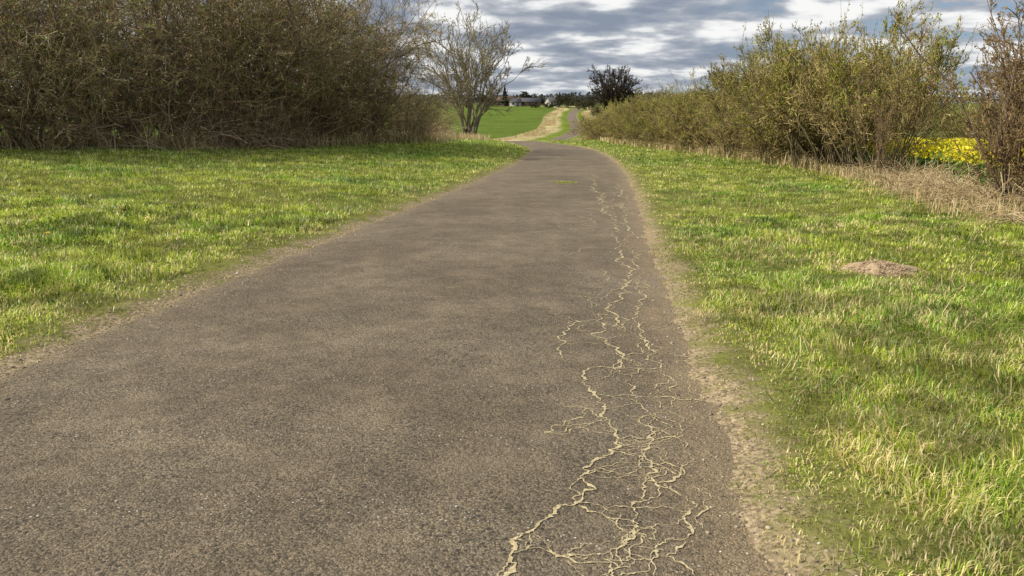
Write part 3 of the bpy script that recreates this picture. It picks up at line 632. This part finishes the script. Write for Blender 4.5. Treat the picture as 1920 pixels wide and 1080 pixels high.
VV, QQ = merge([(V1, Q1), (V3, Q3)])
obj('oilseed_rape_crop', mesh_np('rape', VV, QQ, col=np.concatenate([np.repeat(c1, 4, axis=0), np.repeat(c3, 4, axis=0)])), M_y, kind='stuff', label='yellow flowering oilseed rape crop in the field behind the right hedge', category='crop')

# ------------------------------------------------------------ molehill, tuft, pebbles, dandelions
def ico(sub=1):
    import bmesh
    bm = bmesh.new(); bmesh.ops.create_icosphere(bm, subdivisions=sub, radius=1); V = np.array([v.co[:] for v in bm.verts]); T = np.array([[v.index for v in f.verts] for f in bm.faces]); bm.free(); return V, T
IV, IT = ico(1)
def lumps(P, S, rng):
    n = len(P); Vv = IV[None]*(1+rng.uniform(-.3, .3, (n, len(IV), 1)))*S[:, None, None]*np.stack([np.ones(n), rng.uniform(.6, 1.2, n), rng.uniform(.45, .8, n)], 1)[:, None, :]+P[:, None]
    T = IT[None]+(np.arange(n)*len(IV))[:, None, None]; return Vv.reshape(-1, 3), T.reshape(-1, 3)
mx, my = MX, MY
th = np.linspace(0, 2*math.pi, 49)[:-1]; rr = np.linspace(0, 1, 18)
RR, TT = np.meshgrid(rr, th, indexing='ij'); ax, ay = .34*(1+.2*np.sin(TT*3+1)+.08*np.sin(TT*7)), .33*(1+.15*np.cos(TT*2)+.08*np.cos(TT*6))
px = mx+RR*ax*np.cos(TT); py = my+RR*ay*np.sin(TT); pz = gz(px, py)+.085*(1-RR**2)**1.3+.05*(fbm(px*11, py*11, 3)-.5)*(1-RR**3)*1.7-.004
I = np.arange(RR.size).reshape(RR.shape); Qm = np.stack([I[:-1], np.roll(I[:-1], -1, 1), np.roll(I[1:], -1, 1), I[1:]], -1).reshape(-1, 4)
nl = 900; a_ = rng.uniform(0, 6.28, nl); r_ = np.sqrt(rng.uniform(0, 1.5, nl)); lx = mx+.34*r_*np.cos(a_); ly = my+.33*r_*np.sin(a_); lz = gz(lx, ly)+.085*np.clip(1-r_**2, 0, 1)**1.3
LV, LT = lumps(np.stack([lx, ly, lz], 1), rng.uniform(.004, .013, nl), rng)
mh = mesh_np('molehill', np.concatenate([np.stack([px, py, pz], -1).reshape(-1, 3), LV]), Qm, LT+RR.size)
obj('molehill', mh, solid('crumbly_soil', (.46, .34, .21), (.31, .22, .135), 30, .95, .6), label='brown crumbly molehill in the grass of the right verge', category='molehill')
tx, ty = ray_ground(1058, 342); K = 420
X = tx+rng.normal(0, .10, K)+rng.choice([-.09, 0, .1], K); Y = ty+rng.normal(0, .13, K)
cT = np.tile([[.42, .44, .09]], (K, 1))*rng.uniform(.6, 1.3, K)[:, None]
me = blades('tuft', X, Y, rng.uniform(.03, .08, K), rng.uniform(.003, .006, K), rng.uniform(.3, 1.3, K), cT, rng)
co = np.empty(len(me.vertices)*3, np.float32); me.vertices.foreach_get('co', co); co[2::3] += .035; me.vertices.foreach_set('co', co)
obj('grass_tuft', me, M_grass, label='small yellow-green grass tuft growing in the middle of the road', category='grass tuft')
n = 15000; Yg = 1.2+rng.uniform(0, 1, n)**1.7*28; sd = rng.uniform(0, 1, n) < .6
sg = np.where(sd, -1.9+rng.normal(-.04, .20, n), 1.93+rng.normal(.0, .18, n)); Xg = sg+cx(Yg)
zg = np.maximum(gz(Xg, Yg), roadz(Yg)-.02*(sg/2.2)**2)
sz = rng.uniform(.002, .006, n)*(1+(rng.uniform(0, 1, n) < .04)*1.2)
V, T = lumps(np.stack([Xg, Yg, zg+sz*.2], 1), sz, rng)
cg = np.repeat(cols_of(rng, n, [(.30, .25, .18), (.17, .14, .11), (.44, .36, .26), (.6, .55, .48)], [.4, .3, .24, .06]), len(IV), axis=0)
obj('edge_gravel', mesh_np('gravel', V, None, T, col=cg), leafy('gravel_stone', transl=0, vary=0), kind='stuff', label='loose grey and tan gravel along both road edges', category='gravel')
wx, wy = ray_ground(856, 944); V, T = lumps(np.array([[wx, wy, roadz(wy)+.002]]), np.array([.006]), rng)
obj('pebble', mesh_np('pebble', V, None, T), solid('white_stone', (.7, .68, .62)), label='tiny white stone lying alone on the near tarmac', category='stone')
M_dy = solid('dandelion_yellow', (.8, .6, .02), (.7, .45, .01), 50); M_ds = solid('dandelion_stalk', (.15, .2, .05))
hV = []; hT = []
for ring, (r, z) in enumerate(((.021, .0), (.014, .006), (.007, .009))):
    for k in range(14):
        a = k*2*math.pi/14+ring*.2; b = len(hV); hV += [(0, 0, z), (r*math.cos(a-.18), r*math.sin(a-.18), z+.004), (r*1.1*math.cos(a), r*1.1*math.sin(a), z+.006), (r*math.cos(a+.18), r*math.sin(a+.18), z+.004)]; hT += [(b, b+1, b+2), (b, b+2, b+3)]
hm = mesh_np('dh', np.array(hV), None, np.array(hT)); sV, sQ = tubes(np.array([[[0, 0, -.09], [.003, .002, -.045], [0, 0, 0]]]), np.full((1, 3), .0022), 5); sm = mesh_np('ds', sV, sQ)
DP = [(113, 410), (165, 352), (330, 338), (455, 322), (95, 470), (250, 372), (560, 330), (30, 395), (640, 318), (400, 300), (215, 322), (735, 330)]
for i, (u, v) in enumerate(DP):
    x, y = ray_ground(u, v+6); k = 1.25
    e = empty('dandelion', (x, y, gz1(x, y)+.10), i, (k, k, k), label='yellow dandelion flower in the short grass of the left verge', category='flower', group='dandelions in the left verge')
    obj('flower_head', hm, M_dy, e); obj('stalk', sm, M_ds, e)

# ------------------------------------------------------------ light + sky
sd = Vector((-.90, -.14, 0)).normalized(); el = R_(38); sun = Vector((sd.x*math.cos(el), sd.y*math.cos(el), math.sin(el)))
Ld = bpy.data.lights.new('sun', 'SUN'); Ld.energy = 5.0; Ld.angle = R_(.5); Ld.color = (1, .93, .78)
lo = bpy.data.objects.new('sun', Ld); C.objects.link(lo); lo.rotation_euler = sun.to_track_quat('Z', 'Y').to_euler()
W = bpy.data.worlds.new('World'); bpy.context.scene.world = W; W.use_nodes = True; nt = W.node_tree; ns = nt.nodes; lk = nt.links; ns.clear()
sky = N(ns, 'ShaderNodeTexSky', sky_type='NISHITA'); sky.sun_disc = False; sky.sun_elevation = el; sky.sun_rotation = math.atan2(sd.x, sd.y); sky.air_density = 1.; sky.dust_density = 1.5
tc = N(ns, 'ShaderNodeTexCoord'); sp = N(ns, 'ShaderNodeSeparateXYZ'); lk.new(tc.outputs['Generated'], sp.inputs[0])
zc = math_(nt, 'ADD', math_(nt, 'MAXIMUM', sp.outputs[2], 0.), .15)
cb = N(ns, 'ShaderNodeCombineXYZ'); lk.new(math_(nt, 'DIVIDE', sp.outputs[0], zc), cb.inputs[0]); lk.new(math_(nt, 'MULTIPLY', math_(nt, 'DIVIDE', sp.outputs[1], zc), .95), cb.inputs[1])
cb.inputs[2].default_value = 5.1
co = cb.outputs[0]
na = noise(nt, co, 3.0, 6, .5); nb = noise(nt, co, .7, 2, .5)
f = math_(nt, 'ADD', math_(nt, 'MULTIPLY', na, .88), math_(nt, 'MULTIPLY', nb, .12))
cloud = ramp(nt, f, [(.38, (.27, .305, .38)), (.46, (.38, .42, .49)), (.515, (.55, .58, .63)), (.555, (.82, .835, .85)), (.61, (1., 1., .99))])
rt_ = ramp(nt, sp.outputs[0], [(.2, .15), (.40, 1.)])
hole = math_(nt, 'MULTIPLY', ramp(nt, na, [(.41, 1.), (.46, 0.)]), rt_)
skc = N(ns, 'ShaderNodeVectorMath', operation='SCALE'); lk.new(sky.outputs[0], skc.inputs[0]); skc.inputs['Scale'].default_value = .10
c = mixc(nt, math_(nt, 'MULTIPLY', hole, .75), cloud, mixc(nt, .5, skc.outputs[0], (.26, .46, .76)))
hz = ramp(nt, sp.outputs[2], [(0., 1.), (.04, 0.)])
c = mixc(nt, math_(nt, 'MULTIPLY', hz, .35), c, (.48, .53, .60))
bg = N(ns, 'ShaderNodeBackground'); lk.new(c, bg.inputs[0]); bg.inputs[1].default_value = .95
ow = N(ns, 'ShaderNodeOutputWorld'); lk.new(bg.outputs[0], ow.inputs[0])

cam = bpy.data.cameras.new('camera'); cam.sensor_width = 36; cam.lens = 36*FPX/1920; cam.clip_end = 6000; cam.clip_start = .05
co_ = bpy.data.objects.new('camera', cam); C.objects.link(co_); co_.location = (0, 0, H); co_.rotation_euler = (math.pi/2-PITCH, 0, 0)
sc = bpy.context.scene; sc.camera = co_; sc.view_settings.view_transform = 'Standard'; sc.view_settings.look = 'None'; sc.view_settings.exposure = 0
